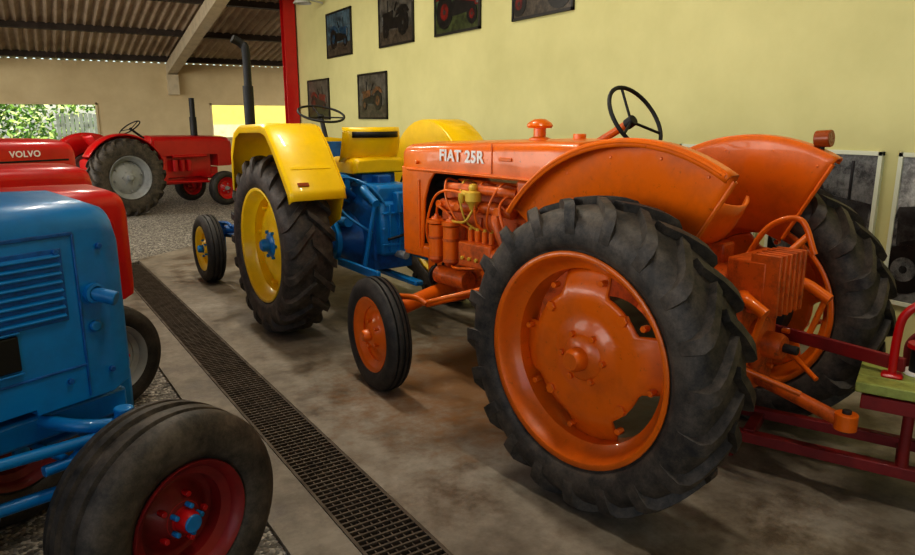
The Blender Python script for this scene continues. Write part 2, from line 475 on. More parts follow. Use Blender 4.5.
tube('brass_pipe', [(-.315, 1.25, 1.09), (-.33, 1.3, 1.02), (-.3, 1.42, 1.0), (-.27, 1.5, 1.0)], .008, M['brass'], T)
tube('fuel_pipe_a', [(-.27, 1.64, 1.02), (-.31, 1.57, 1.08), (-.27, 1.50, 1.02)], .008, O, T)
tube('fuel_pipe_b', [(-.315, 1.34, 1.18), (-.33, 1.5, 1.18), (-.32, 1.62, 1.10), (-.3, 1.7, .9), (-.2, 1.72, .7)], .008, O, T)
tube('oil_pipe_a', [(-.26, 1.16, .76), (-.31, 1.28, .74), (-.3, 1.45, .72), (-.18, 1.55, .74)], .008, O, T)
tube('oil_pipe_b', [(-.25, 1.0, .88), (-.32, .98, .98), (-.3, 1.05, 1.12), (-.24, 1.02, 1.2)], .008, OD, T)
tube('throttle_rod', [(-.29, 1.06, .88), (-.3, .9, .95), (-.27, .7, 1.08), (-.24, .58, 1.2)], .006, O, T)
tube('water_hose', [(-.05, 1.6, 1.18), (-.1, 1.72, 1.2), (-.1, 1.82, 1.18)], .03, M['dark'], T)
tube('lower_hose', [(-.1, 1.65, .75), (-.15, 1.75, .78), (-.12, 1.84, .84)], .028, M['dark'], T)
cyls('fan_blades', [((0, 1.76, .98), (.17*cos(k*pi/2+.5), 1.76, .98+.17*sin(k*pi/2+.5)), .022) for k in range(4)], OD, T)
lathe('fan_pulley', [(.02, 0), (.06, .005), (.045, .015), (.06, .025), (.02, .03)], (0, 1.73, .98), OD, T, 'Y', 24)
box('radiator_core', (0, 1.88, 1.02), (.38, .09, .5), M['dark'], T, .01)
boxes('grille_bars', [((-.20+.05*k, 2.005, 1.02), (.016, .02, .46)) for k in range(9)], O, T)
hood('radiator_shell_base', [(1.76, .24, .72, .80, .02, 0), (2.02, .235, .72, .80, .02, 0)], O, T)
for s in (-1, 1):
    prism('radiator_side', [(1.82, .74), (2.02, .74), (2.03, 1.3), (1.66, 1.3), (1.74, 1.22), (1.79, 1.1)], s*.245, s*.225, O, T, .008)
    tube('radiator_side_bead', [(s*.25, 1.84, .78), (s*.25, 1.84, 1.22)], .007, O, T)
hood('bonnet', [(2.04, .20, 1.29, 1.40, .05, .008), (2.02, .235, 1.28, 1.425, .06, .01), (1.96, .25, 1.27, 1.44, .06, .012), (1.3, .255, 1.27, 1.465, .06, .012), (.75, .26, 1.27, 1.485, .06, .012), (.56, .26, 1.25, 1.485, .06, .012), (.53, .24, 1.25, 1.46, .06, .012)], O, T, .004)
tube('bonnet_edge_bead', [(-.258, 1.95, 1.285), (-.262, 1.3, 1.285), (-.266, .58, 1.275)], .008, O, T)
hood('fuel_tank', [(.60, .23, 1.12, 1.27, .02, 0), (1.0, .23, 1.12, 1.27, .02, 0)], OD, T, .02)
prism('dash_panel', [(.50, 1.05), (.60, 1.05), (.60, 1.44), (.54, 1.44)], -.22, .22, OD, T)
box('bonnet_hinge', (-.262, 1.05, 1.38), (.008, .1, .02), O, T, .003)
boxes('bonnet_seam', [((-.258, 1.16, 1.38), (.006, .008, .17))], OD, T, .002)
cyls('bonnet_latches', [((-.255, .70, 1.33), (-.275, .70, 1.33), .012), ((-.25, 1.85, 1.33), (-.268, 1.85, 1.33), .012)], O, T)
lathe('air_intake_cap', [(.001, .078), (.035, .075), (.066, .056), (.074, .04), (.066, .028), (.035, .026), (.035, -.02), (.06, -.03), (.062, -.045)], (0.0, 1.04, 1.52), O, T, 'Z', 32)
cyl('filler_cap', (0, .75, 1.49), (0, .75, 1.52), .035, O, T)
text('bonnet_lettering', 'FIAT 25R', .095, (-.2605, 1.62, 1.352), (pi/2, 0, -pi/2), M['white'], T, .0028)
steering_wheel((0, .40, 1.60), radians(58), .178, T, M['black'], OD, (0, .70, 1.44))
box('axle_support', (0, 1.72, .66), (.24, .42, .16), O, T, .02)
tube('front_axle_beam', [(-.60, 1.64, .46), (-.3, 1.64, .52), (0, 1.64, .56), (.3, 1.64, .52), (.52, 1.64, .46)], .048, O, T)
for s, wx in ((-1, .715), (1, .62)):
    cyl('king_pin', (s*(wx-.13), 1.64, .28), (s*(wx-.13), 1.64, .56), .032, O, T)
    cyl('stub_axle', (s*(wx-.13), 1.64, .335), (s*wx, 1.64, .335), .03, O, T)
    tube('steer_arm', [(s*(wx-.13), 1.64, .55), (s*(wx-.17), 1.5, .56), (s*(wx-.2), 1.44, .53)], .018, O, T)
cyls('tie_rod', [((-.51, 1.44, .52), (.42, 1.44, .52), .014)], O, T)
cyls('drag_link', [((-.30, .85, .75), (-.51, 1.46, .53), .014)], O, T)
box('steering_box', (-.27, .82, .78), (.1, .14, .16), OD, T)

# ============================================================ generic tractor
def tractor(name, loc, rz, P):
    T = root(name, loc, rz)
    mb, mh, mr, mhub = P['body'], P['hood'], P['rim'], P['hub']
    R, W, x = P['R'], P['W'], P['xr']
    fr, fw, fx, fy = P['fr'], P['fw'], P['fx'], P['fy']
    for tag, s in (('left', -1), ('right', 1)):
        rear_wheel(tag, (s*x, 0, R), s, R, W, P.get('rimR', R*.62), P.get('rrim', mr), mhub, T, M['rub'], P.get('lobes', False), n=P.get('n', 20))
        front_wheel(tag, (s*fx, fy, fr), s, fr, fw, fr*P.get('frk', .6), mr, mhub, T, P.get('ftyre', M['rub2']))
        cyl('king_pin_'+tag, (s*(fx-.14), fy, fr-.05), (s*(fx-.14), fy, fr+.26), .032, mb, T)
        cyl('stub_axle_'+tag, (s*(fx-.16), fy, fr), (s*fx, fy, fr), .03, mb, T)
        tube('steer_arm_'+tag, [(s*(fx-.14), fy, fr+.24), (s*(fx-.17), fy-.12, fr+.25), (s*(fx-.18), fy-.2, fr+.22)], .018, mb, T)
        cyl('radius_rod_'+tag, (s*(fx-.17), fy-.02, fr+.12), (s*.2, fy-1.15, fr+.16), .02, mb, T)
        box('footplate_'+tag, (s*.38, .55, R-.08), (.28, .5, .02), mb, T)
        cyl('axle_end_'+tag, (s*.2, 0, R), (s*(x-.02), 0, R), .09, mb, T)
    tube('front_axle_beam', [(-(fx-.14), fy, fr+.16), (-.2, fy, fr+.2), (.2, fy, fr+.2), (fx-.14, fy, fr+.16)], .045, mb, T)
    cyl('tie_rod', (-(fx-.18), fy-.2, fr+.22), (fx-.18, fy-.2, fr+.22), .014, mb, T)
    lathe('axle_housing', [(.1, -.45), (.13, -.3), (.24, -.2), (.28, -.1), (.28, .1), (.24, .2), (.13, .3), (.1, .45)], (0, 0, R), mb, T, seg=32)
    hood('gearbox', [(-.36, .17, R-.22, R+.28, .06, .01), (-.1, .22, R-.24, R+.36, .08, .01), (.4, .2, R-.22, R+.34, .08, .01), (.7, .18, R-.18, R+.3, .08, .01), (.85, .26, R-.2, R+.4, .12, .01), (1.0, .26, R-.2, R+.4, .12, .01)], mb, T)
    ez0, ez1 = R-.12, P['hz0']+.06
    me = P.get('engine', mb)
    ye = fy-P.get('eback', 0.0)
    box('engine_block', (0, (1.0+ye)/2+.0, (ez0+ez1)/2), (.36, ye-1.0, ez1-ez0), me, T, .02)
    box('sump', (0, (1.0+ye)/2, ez0-.05), (.26, ye-1.1, .14), me, T, .02)
    cyls('manifold', [((-.28, 1.1, ez1-.08), (-.28, ye-.15, ez1-.08), .035), ((.28, 1.1, ez1-.08), (.28, ye-.15, ez1-.08), .03)]+[((-.28, 1.15+.13*i, ez1-.08), (.28, 1.15+.13*i, ez1-.08), .028) for i in range(3)], me, T)
    cyls('filters', [((sx*.27, 1.15+.14*i, ez1-.35), (sx*.27, 1.15+.14*i, ez1-.14), .05) for i in range(3) for sx in (-1, 1)], me, T, seg=18)
    box('axle_support', (0, fy, fr+.28), (.26, .36, .2), mb, T, .02)
    y1 = P['hy1']; hw, z0, z1 = P['hw'], P['hz0'], P['hz1']
    rd = P.get('hr', .10)
    gz = P.get('gz', z0)
    hood('bonnet', [(y1, hw*.80, gz+.06, z1-.10, rd*.8, .01), (y1-.03, hw*.93, gz+.02, z1-.04, rd, .015), (y1-.10, hw, gz, z1-.012, rd, .02), (y1-.35, hw, gz, z1, rd, .02), (y1-.351, hw, z0, z1, rd, .02), (1.1, hw, z0, z1+.02, rd, .02), (.78, hw, z0, z1+.02, rd, .02)], mh, T)
    g = [((0, y1+.004, gz+.12+.045*i), (hw*1.3, .012, .02)) for i in range(int((z1-gz-.3)/.045))]
    boxes('grille', g, P.get('grille', M['dark']), T)
    if P.get('lamps', True):
        cyls('headlamps', [((s*(hw*.5), y1-.05, z1-.16), (s*(hw*.5), y1+.02, z1-.16), .05) for s in (-1, 1)], M['grey'], T, seg=20)
    prism('dash_panel', [(.70, R+.3), (.82, R+.3), (.80, z1), (.74, z1)], -hw*.9, hw*.9, P.get('dash', mb), T)
    steering_wheel(P.get('sw', (0, .52, z1+.18)), radians(P.get('swt', 35)), P.get('swr', .2), T, M['black'], M['black'], (0, .78, z1-.04))
    box('seat_post', (0, -.12, R+.40), (.12, .26, .2), mb, T)
    if P.get('seat', 'pan') == 'pan': seat_pan((0, -.15, R+.5), P.get('seatm', mh), T)
    if P.get('exh'):
        ex = P['exh']
        tube('exhaust_pipe', [(ex[0], ex[1], z1-.1), (ex[0], ex[1], z1+.25), (ex[0], ex[1], ex[2]-.12), (ex[0]+ex[4]*.25, ex[1]+ex[5], ex[2]-.03), (ex[0]+ex[4], ex[1]+ex[5], ex[2]+.02)], ex[3], M['black'], T)
        cyl('exhaust_muffler', (ex[0], ex[1], z1+.02), (ex[0], ex[1], z1+.02+ex[6]), ex[3]*1.3, M['black'], T)
    if P.get('fender', 'arc') == 'arc':
        for tag, s in (('left', -1), ('right', 1)):
            arc_fender(tag, (0, 0, R), s*(x-W*.5-.03), s*(x+W*P.get('fo', .3)), R+.07, radians(20), radians(150), P.get('fm', mh), T, rin=.4)
    return T

# ============================================================ YELLOW TRACTOR
Y, B, BD = M['yellow'], M['blue'], M['blue_dk']
T = tractor('yellow_tractor', (2.30, 5.26, 0), radians(4), dict(body=BD, engine=BD, hood=Y, rim=Y, hub=B, R=.67, W=.36, xr=.78, rimR=.41, fr=.335, fw=.17, fx=.78, fy=2.0, frk=.62, lamps=False,
    hz0=1.08, hz1=1.40, hy1=2.38, hw=.28, gz=.75, sw=(0, .90, 1.64), swt=20, swr=.205, seat='none', fender='none', exh=(-.24, 2.12, 2.35, .040, -.12, .02, .5), n=20, grille=M['black']))
prof = [(.62, 1.05), (.60, 1.35), (.50, 1.50), (.38, 1.545), (-.12, 1.56), (-.22, 1.54), (-.36, 1.42), (-.62, 1.13), (-.645, 1.06)]
for tag, s in (('left', -1), ('right', 1)):
    xi, xo = s*.52, s*(.92 if s < 0 else .86)
    if s > 0:
        pf = [(.62, 1.05), (.60, 1.30)]+[(.70*cos(a)*.9, .85+.74*sin(a)) for a in [radians(q) for q in range(40, 131, 9)]]+[(-.60, 1.2)]
    else: pf = prof
    V, F = [], []; n = len(pf)
    for (y, z) in pf:
        d = Vector((0-y, .75-z)); d.normalize()
        V += [(xi, y+d.x*.012, z+d.y*.012), (xi+s*.02, y, z), (xo-s*.02, y, z), (xo, y+d.x*.015, z+d.y*.015), (xo, y+d.x*.06, z+d.y*.06)]
    for i in range(n-1):
        for k in range(4): F.append((i*5+k, i*5+k+1, (i+1)*5+k+1, (i+1)*5+k))
    mk('fender_'+tag, V, F, Y, T, solid=.01)
    prism('fender_plate_'+tag, pf[:-1]+[(-.52, .9), (-.3, .8), (.3, .8)], xi-.004, xi+.004, Y, T, 0)
    if s < 0:
        boxes('fender_rib_'+tag, [((s*.72, -.50, 1.268), (.30, .03, .012), Matrix.Rotation(radians(47), 3, 'X')), ((s*.72, .12, 1.562), (.03, .4, .008))], Y, T)
        box('fender_reflector_'+tag, (s*.82, -.605, 1.165), (.08, .010, .03), M['amber'], T, .004, rot=(radians(-40), 0, 0))
    cyls('fender_stay_'+tag, [((s*.2, -.1, 1.0), (s*.53, -.3, 1.2), .025)], BD, T)
V, F = [], []
for i in range(13):
    u = -1+2*i/12
    for (yy, z) in ((-.0, 1.27), (-.03, 1.33), (-.06, 1.42), (-.07, 1.50), (-.06, 1.53)):
        V.append((.25*u*(1 if z < 1.45 else .97), -.10+yy+.13*u*u, z))
for i in range(12):
    for k in range(4): F.append((i*5+k, i*5+k+1, (i+1)*5+k+1, (i+1)*5+k))
mk('seat_back', V, F, Y, T, solid=.03)
V2 = []; F2 = []
for i in range(13):
    u = -.80+1.60*i/12
    for z in (1.455, 1.50):
        V2.append((.25*u, -.192+.13*u*u, z))
for i in range(12): F2.append((i*2, i*2+1, i*2+3, i*2+2))
mk('seat_back_band', V2, F2, M['black'], T, solid=.006)
hood('seat_cushion', [(-.18, .2, 1.19, 1.28, .04, .01), (-.15, .23, 1.18, 1.30, .05, .01), (.22, .23, 1.18, 1.30, .05, .01), (.26, .2, 1.19, 1.28, .04, .01)], Y, T)
box('seat_suspension', (0, 0, 1.12), (.3, .3, .12), BD, T)
box('hydraulic_cover', (0, -.2, 1.04), (.34, .44, .14), B, T, .03)
box('rear_housing', (0, -.38, .78), (.3, .14, .42), B, T, .03)
cyls('housing_bolts', [((.13*cos(k*pi/4), -.44, .78+.17*sin(k*pi/4)), (.13*cos(k*pi/4), -.47, .78+.17*sin(k*pi/4)), .014) for k in range(8)]
     + [((-.2, -.3+.12*i, 1.11), (-.2, -.3+.12*i, 1.135), .014) for i in range(4)], B, T, seg=6)
cyls('side_bolts', [((-.21, -.05+.14*i, z), (-.235, -.05+.14*i, z), .014) for i in range(4) for z in (.5, .95)], B, T, seg=6)
lathe('trumpet_flange_l', [(.1, -.02), (.17, -.02), (.17, .02), (.1, .02)], (-.36, 0, .665), B, T, seg=24)
lathe('trumpet_flange_r', [(.1, -.02), (.17, -.02), (.17, .02), (.1, .02)], (.36, 0, .665), B, T, seg=24)
cyl('pto_shaft', (0, -.42, .58), (0, -.56, .58), .03, M['grey'], T)
tube('lift_arm_l', [(-.2, -.3, 1.08), (-.27, -.42, 1.08), (-.28, -.62, 1.0)], .03, B, T)
tube('lift_arm_r', [(.2, -.3, 1.08), (.27, -.42, 1.08), (.28, -.62, 1.0)], .03, B, T)
cyls('lift_rods', [((-.28, -.6, 1.0), (-.33, -.5, .5), .017), ((.28, -.6, 1.0), (.33, -.5, .5), .017)], B, T)
boxes('lower_links', [((-.34, -.42, .50), (.03, .66, .06)), ((.34, -.42, .50), (.03, .66, .06))], B, T)
box('drawbar', (0, -.45, .40), (.07, .6, .04), B, T)
box('top_link_bracket', (0, -.47, .98), (.08, .08, .16), B, T)
cyls('top_link', [((0, -.5, 1.0), (.1, -.58, .62), .022)], B, T)
box('valve_block', (-.27, .02, 1.10), (.12, .2, .14), B, T, .015)
cyls('hydraulic_cylinders', [((-.3, .1, .95), (-.3, .45, .9), .045), ((-.26, -.1, 1.0), (-.26, .2, 1.02), .035), ((-.3, -.2, .82), (-.3, .1, .80), .04), ((.22, -.35, .9), (.22, -.35, 1.14), .04)], B, T)
tube('hoses', [(-.2, .3, 1.05), (-.3, .2, 1.15), (-.32, 0, 1.1), (-.28, -.15, 1.0)], .014, M['black'], T)
tube('hose_b', [(-.27, -.05, 1.1), (-.3, -.2, 1.16), (-.2, -.38, 1.1), (-.1, -.45, .95)], .011, B, T)
tube('hose_c', [(-.27, .05, 1.1), (-.36, -.1, 1.05), (-.36, -.25, .9), (-.2, -.4, .75)], .011, B, T)
tube('hose_d', [(.1, -.45, 1.0), (.15, -.55, .9), (.05, -.5, .75), (-.1, -.46, .7)], .011, M['black'], T)
boxes('casting_ribs', [((-.08+.08*i, -.455, .78), (.014, .03, .36)) for i in range(3)]+[((0, -.455, .66), (.28, .03, .014)), ((0, -.455, .9), (.28, .03, .014))], B, T)
cyls('levers', [((-.25, .25, 1.05), (-.3, .32, 1.42), .009), ((.25, .25, 1.05), (.3, .32, 1.42), .009), ((.2, -.15, 1.1), (.3, -.2, 1.4), .008)], M['black'], T)

# ============================================================ BLUE TRACTOR (foreground left)
T = tractor('blue_tractor', (-1.66, 1.90, -.02), radians(-63), dict(body=B, engine=BD, hood=B, rim=M['red_dk'], hub=M['red'], R=.62, W=.3, xr=.72, lobes=False,
    fr=.36, fw=.27, fx=.545, fy=1.86, frk=.53, hz0=.74, hz1=1.375, hy1=1.98, hw=.27, gz=.72, hr=.09, seatm=B, ftyre=M['rub3'], grille=M['blue_dk'], lamps=False, eback=.45))
lv = [((.278, 1.50, 1.02+.027*i), (.018, .50, .009), Matrix.Rotation(radians(25), 3, 'Y')) for i in range(8)]
lv += [((-.278, 1.50, 1.02+.027*i), (.018, .50, .009), Matrix.Rotation(radians(-25), 3, 'Y')) for i in range(8)]
boxes('side_louvres', lv, B, T)
boxes('louvre_recess', [((.272, 1.50, 1.115), (.004, .52, .23)), ((-.272, 1.50, 1.115), (.004, .52, .23))], M['blue_dk'], T)
boxes('bonnet_seams', [((.272, 1.3, 1.27), (.006, 1.0, .012)), ((.272, 1.80, 1.00), (.006, .008, .54)), ((.272, 1.3, .84), (.006, 1.0, .008))], BD, T, .002)
box('side_badge', (.276, 1.55, .935), (.012, .10, .11), M['black'], T)
boxes('badge_trim', [((.278, 1.55, .998), (.014, .11, .006)), ((.278, 1.55, .872), (.014, .11, .006))], B, T, .002)
cyl('side_pipe_stub', (.26, 1.83, 1.075), (.335, 1.885, 1.05), .024, B, T)
lathe('side_pipe_collar', [(.024, -.01), (.034, -.008), (.034, .01), (.024, .012)], (.285, 1.845, 1.07), B, T, seg=20)
cyl('radiator_drain', (.27, 1.84, .96), (.285, 1.84, .96), .018, B, T)
cyls('panel_bolts', [((.268, yy, zz), (.282, yy, zz), .010) for yy in (1.25, 1.74, 1.88) for zz in (.80, 1.22)], BD, T, seg=8)
box('frame_rail_r', (.20, 1.35, .66), (.06, 1.2, .09), B, T)
box('frame_rail_l', (-.20, 1.35, .66), (.06, 1.2, .09), B, T)
cyl('drag_link_r', (.33, .9, .70), (.38, 1.84, .62), .018, B, T)
box('knuckle_r', (.38, 1.84, .60), (.10, .12, .07), B, T, .02)
cyl('knuckle_pin_r', (.38, 1.84, .54), (.38, 1.84, .70), .03, B, T)
cyls('knuckle_bolts', [((.35+.06*i, 1.80+.07*j, .63), (.35+.06*i, 1.80+.07*j, .655), .011) for i in range(2) for j in range(2)], B, T, seg=6)
tube('knuckle_arm_r', [(.38, 1.84, .64), (.34, 1.72, .67), (.22, 1.66, .68)], .022, B, T)
cyls('knuckle_rods', [((.36, 1.58, .58), (.38, 1.84, .58), .018), ((.20, 1.76, .52), (.38, 1.93, .50), .025)], B, T)
cyls('wheel_lugs_blue', [((.545+.07, 1.86+.05*cos(k*2*pi/5), .36+.05*sin(k*2*pi/5)), (.545+.10, 1.86+.05*cos(k*2*pi/5), .36+.05*sin(k*2*pi/5)), .009) for k in range(5)], B, T)
cyl('hub_cap_blue', (.60, 1.86, .36), (.67, 1.86, .36), .030, B, T)

# ============================================================ RED TRACTORS
def row(name, corner, hz1, hy1, **kw):
    r = radians(-63); f = Vector((-sin(r), cos(r))); rt = Vector((cos(r), sin(r)))
    o = Vector(corner)-f*hy1-rt*.27
    P = dict(body=M['red_dk'], engine=M['red_dk'], hood=M['red'], rim=M['grey'], hub=M['red'], R=.62, W=.3, xr=.72, fr=.30, fw=.14, fx=.54, fy=1.84, lamps=False,
             hz0=hz1-.5, hz1=hz1, hy1=hy1, hw=.27, gz=hz1-.68, hr=.10, rrim=M['red'])
    P.update(kw)
    return tractor(name, (o.x, o.y, -.02), r, P)
T = row('red_tractor', (.46, 4.66), 1.22, 2.24)
cyl('side_cap', (.27, 2.06, 1.0), (.30, 2.06, 1.0), .045, M['red'], T)
boxes('bonnet_seam', [((.272, 1.5, 1.06), (.006, 1.1, .01))], M['red_dk'], T, .002)
T = row('red_tractor', (.40, 6.55), 1.25, 2.2, sw=(0, .52, 1.36))
T = row('red_tractor', (.38, 8.55), 1.40, 2.2, exh=(0, 1.50, 2.04, .038, .02, -.02, .3), sw=(0, .52, 1.5))
text('bonnet_lettering', 'VOLVO', .085, (.274, 1.52, 1.245), (pi/2, 0, pi/2), M['white'], T, .0025)
boxes('bonnet_stripe', [((.272, 1.5, 1.20), (.006, 1.2, .018))], M['black'], T, .002)
T = tractor('red_tractor', (1.02, 13.75, -.02), radians(-69), dict(body=M['red'], engine=M['red'], hood=M['red'], rim=M['red'], hub=M['grey'], R=.65, W=.32, xr=.72, rimR=.34,
    fr=.32, fw=.17, fx=.6, fy=1.95, hz0=.95, hz1=1.28, hy1=2.4, hw=.27, gz=.72, exh=(0, 1.75, 1.98, .05, .0, .0, .35), rrim=M['grey'], sw=(0, .5, 1.46), lobes=False, fo=.1))

# ============================================================ implement behind the orange tractor
T = root('flatbed_implement', (2.80, 1.50, 0), atan2(-.9, .43))
DZ = .52
boxes('deck_planks', [((.80, .05+.105*i, DZ), (1.6, .098, .045)) for i in range(4)], M['green_wood'], T, .006)
boxes('deck_frame', [((.80, .03, DZ-.06), (1.55, .05, .06)), ((.80, .38, DZ-.06), (1.55, .05, .06)), ((.1, .20, DZ-.06), (.05, .36, .06)), ((1.3, .2, DZ-.06), (.05, .36, .06))], M['red_dk'], T)
boxes('drawbar_rails', [((.45, .06, .17), (2.0, .05, .05)), ((.45, .30, .20), (2.0, .04, .05)), ((.2, .18, .18), (.05, .25, .05)), ((-.4, .18, .18), (.05, .25, .05))], M['red_dk'], T)
cyls('deck_posts', [((.2, .06, .18), (.2, .06, DZ-.08), .022), ((1.25, .06, 0), (1.25, .06, DZ-.08), .022), ((1.25, .3, .0), (1.25, .3, DZ-.08), .022), ((-.5, .18, .0), (-.5, .18, .18), .022)], M['red_dk'], T)
tube('handle', [(.12, .15, DZ), (.12, .15, .72), (.14, .15, .82), (.22, .15, .885), (.35, .15, .90), (.7, .15, .90), (.9, .15, .86)], .017, M['red'], T)
tube('handle_b', [(.17, .33, DZ), (.17, .33, .66), (.28, .33, .72), (.6, .33, .72)], .014, M['red_dk'], T)
box('handle_foot', (.12, .15, DZ+.03), (.08, .07, .02), M['red'], T)
lathe('reel_drum', [(.001, .12), (.045, .12), (.045, 0), (.001, 0)], (.22, .24, DZ+.03), M['black'], T, 'Z', 28)
lathe('reel_flange', [(.001, .012), (.065, .012), (.065, 0), (.001, 0)], (.22, .24, DZ+.025), M['white'], T, 'Z', 28)
lathe('reel_flange_top', [(.001, .02), (.06, .018), (.062, 0), (.001, 0)], (.22, .24, DZ+.14), M['red'], T, 'Z', 28)
box('engine_case', (.55, .22, DZ+.13), (.26, .22, .20), M['black'], T, .03)

# ============================================================ ROOM
WX, BY = 4.75, 20.0
rz = lambda y: 2.95+.165*(BY-y)
m, nt, b = newmat('wall_cream')
n = noise(nt, 1.2, 8, .6)
r = ramp(nt, n.outputs['Fac'], [(.3, srgb(196, 190, 132)), (.7, srgb(212, 205, 146))])
nt.links.new(r.outputs['Color'], b.inputs['Base Color']); b.inputs['Roughness'].default_value = .75
n2 = noise(nt, 90, 3); bump(nt, b, n2.outputs['Fac'], .12, .004)
M['wall'] = m
m, nt, b = newmat('wall_back')
n = noise(nt, 1.5, 8, .6)
r = ramp(nt, n.outputs['Fac'], [(.3, srgb(204, 184, 144)), (.7, srgb(222, 204, 164))])
nt.links.new(r.outputs['Color'], b.inputs['Base Color']); b.inputs['Roughness'].default_value = .8
M['wallb'] = m
m, nt, b = newmat('concrete_floor')
n = noise(nt, .9, 10, .65); n3 = noise(nt, 9, 8, .7)
r = ramp(nt, n.outputs['Fac'], [(.32, srgb(104, 94, 80)), (.5, srgb(142, 133, 118)), (.68, srgb(162, 154, 140))])
r3 = ramp(nt, n3.outputs['Fac'], [(.3, (.55, .52, .48, 1)), (.6, (1, 1, 1, 1))])
mx = nt.nodes.new('ShaderNodeMixRGB'); mx.blend_type = 'MULTIPLY'; mx.inputs[0].default_value = .85
nt.links.new(r.outputs['Color'], mx.inputs[1]); nt.links.new(r3.outputs['Color'], mx.inputs[2])
# oil / dirt stains in the slab
n4 = noise(nt, 2.3, 9, .72)
r4 = ramp(nt, n4.outputs['Fac'], [(.36, (.34, .29, .24, 1)), (.46, (.78, .74, .70, 1)), (.54, (1, 1, 1, 1))])
mx4 = nt.nodes.new('ShaderNodeMixRGB'); mx4.blend_type = 'MULTIPLY'; mx4.inputs[0].default_value = .85
nt.links.new(mx.outputs[0], mx4.inputs[1]); nt.links.new(r4.outputs['Color'], mx4.inputs[2])
tc = nt.nodes.new('ShaderNodeTexCoord'); mp = nt.nodes.new('ShaderNodeVectorMath'); mp.operation = 'DISTANCE'
mp.inputs[1].default_value = (2.25, 3.45, 0); nt.links.new(tc.outputs['Object'], mp.inputs[0])
ad = nt.nodes.new('ShaderNodeMath'); ad.operation = 'MULTIPLY_ADD'; ad.inputs[1].default_value = 1.8
nt.links.new(n3.outputs['Fac'], ad.inputs[0]); nt.links.new(mp.outputs['Value'], ad.inputs[2])
mr_ = nt.nodes.new('ShaderNodeMapRange'); mr_.inputs['From Min'].default_value = 1.2; mr_.inputs['From Max'].default_value = 1.95; mr_.inputs['To Min'].default_value = .75; mr_.inputs['To Max'].default_value = 0
nt.links.new(ad.outputs[0], mr_.inputs['Value'])
mx2 = nt.nodes.new('ShaderNodeMixRGB'); mx2.inputs[2].default_value = srgb(140, 96, 48)
nt.links.new(mr_.outputs[0], mx2.inputs[0]); nt.links.new(mx4.outputs[0], mx2.inputs[1])
nt.links.new(mx2.outputs[0], b.inputs['Base Color'])
rr = ramp(nt, n4.outputs['Fac'], [(.36, (.36,)*3+(1,)), (.55, (.62,)*3+(1,))])
nt.links.new(rr.outputs['Color'], b.inputs['Roughness'])
bump(nt, b, n3.outputs['Fac'], .25, .012)
M['conc'] = m
m, nt, b = newmat('gravel')
tc = nt.nodes.new('ShaderNodeTexCoord'); v = nt.nodes.new('ShaderNodeTexVoronoi'); v.inputs['Scale'].default_value = 52
nt.links.new(tc.outputs['Object'], v.inputs['Vector'])
sep = nt.nodes.new('ShaderNodeSeparateColor'); nt.links.new(v.outputs['Color'], sep.inputs[0])
r = ramp(nt, sep.outputs[0], [(0, srgb(70, 66, 60)), (.6, srgb(128, 122, 112)), (1, srgb(186, 178, 164))])
nt.links.new(r.outputs['Color'], b.inputs['Base Color']); b.inputs['Roughness'].default_value = .85
inv = nt.nodes.new('ShaderNodeMath'); inv.operation = 'SUBTRACT'; inv.inputs[0].default_value = 1
nt.links.new(v.outputs['Distance'], inv.inputs[1]); bump(nt, b, inv.outputs[0], 1.0, .02)
M['gravel'] = m
m, nt, b = newmat('corrugated_roof')
n = noise(nt, .8, 8, .7)
r = ramp(nt, n.outputs['Fac'], [(.3, srgb(140, 118, 98)), (.7, srgb(198, 180, 156))])
nt.links.new(r.outputs['Color'], b.inputs['Base Color']); b.inputs['Roughness'].default_value = .6
M['roof'] = m
M['purlin'] = paint('purlin_steel', srgb(58, 48, 42), .6)
M['rafter'] = paint('rafter_concrete', srgb(208, 194, 166), .8, grime=.2)

dx = lambda y: 1.03-.045*(y-2.1)
YE = 8.5
V, F = [], []
def addp(pts, z0=0, th=.12):
    o = len(V); n = len(pts)
    V.extend([(x, y, z0) for x, y in pts]+[(x, y, z0-th) for x, y in pts])
    F.append(tuple(o+i for i in range(n))); F.append(tuple(o+n+i for i in range(n)))
    F.extend([(o+i, o+(i+1) % n, o+(i+1) % n+n, o+i+n) for i in range(n)])
addp([(dx(-6)+.14, -6), (WX, -6), (WX, 12.2), (dx(YE)+.14, YE+.25)])
addp([(dx(-6)-.36, -6), (dx(-6)-.14, -6), (dx(YE)-.14, YE), (dx(YE)-.36, YE-.2)])
mk('floor', V, F, M['conc'], None, smooth=False)
V, F = [], []
addp([(-25, -6), (dx(-6)-.36, -6), (dx(YE)-.36, YE-.2), (-25, YE-.2)], -.02)
addp([(-25, YE-.2), (dx(YE)-.36, YE-.2), (dx(YE)-.14, YE), (dx(YE)+.14, YE+.25), (WX, 12.2), (WX, 14.4), (25, 14.4), (25, 40), (-25, 40)], -.02)
addp([(-25, -20), (25, -20), (25, -6), (-25, -6)], -.02)
mk('gravel_ground', V, F, M['gravel'], None, smooth=False)
T = root('drain_grate', (dx(2.1), 2.1, 0), math.atan(.045))
L0, L1 = -7.6, 6.4
bars = [((0, L0+.036*i, -.006), (.262, .010, .022)) for i in range(int((L1-L0)/.036))]
boxes('cross_bars', bars, M['steel'], T, 0)
boxes('long_bars', [((-.09+.036*i, (L0+L1)/2, -.010), (.006, L1-L0, .020)) for i in range(6)], M['steel'], T, 0)
boxes('edge_angles', [((s*.133, (L0+L1)/2, -.006), (.014, L1-L0, .024)) for s in (-1, 1)], M['steel'], T, 0)
box('trough', (0, (L0+L1)/2, -.15), (.30, L1-L0, .04), M['dirt'], T, 0)

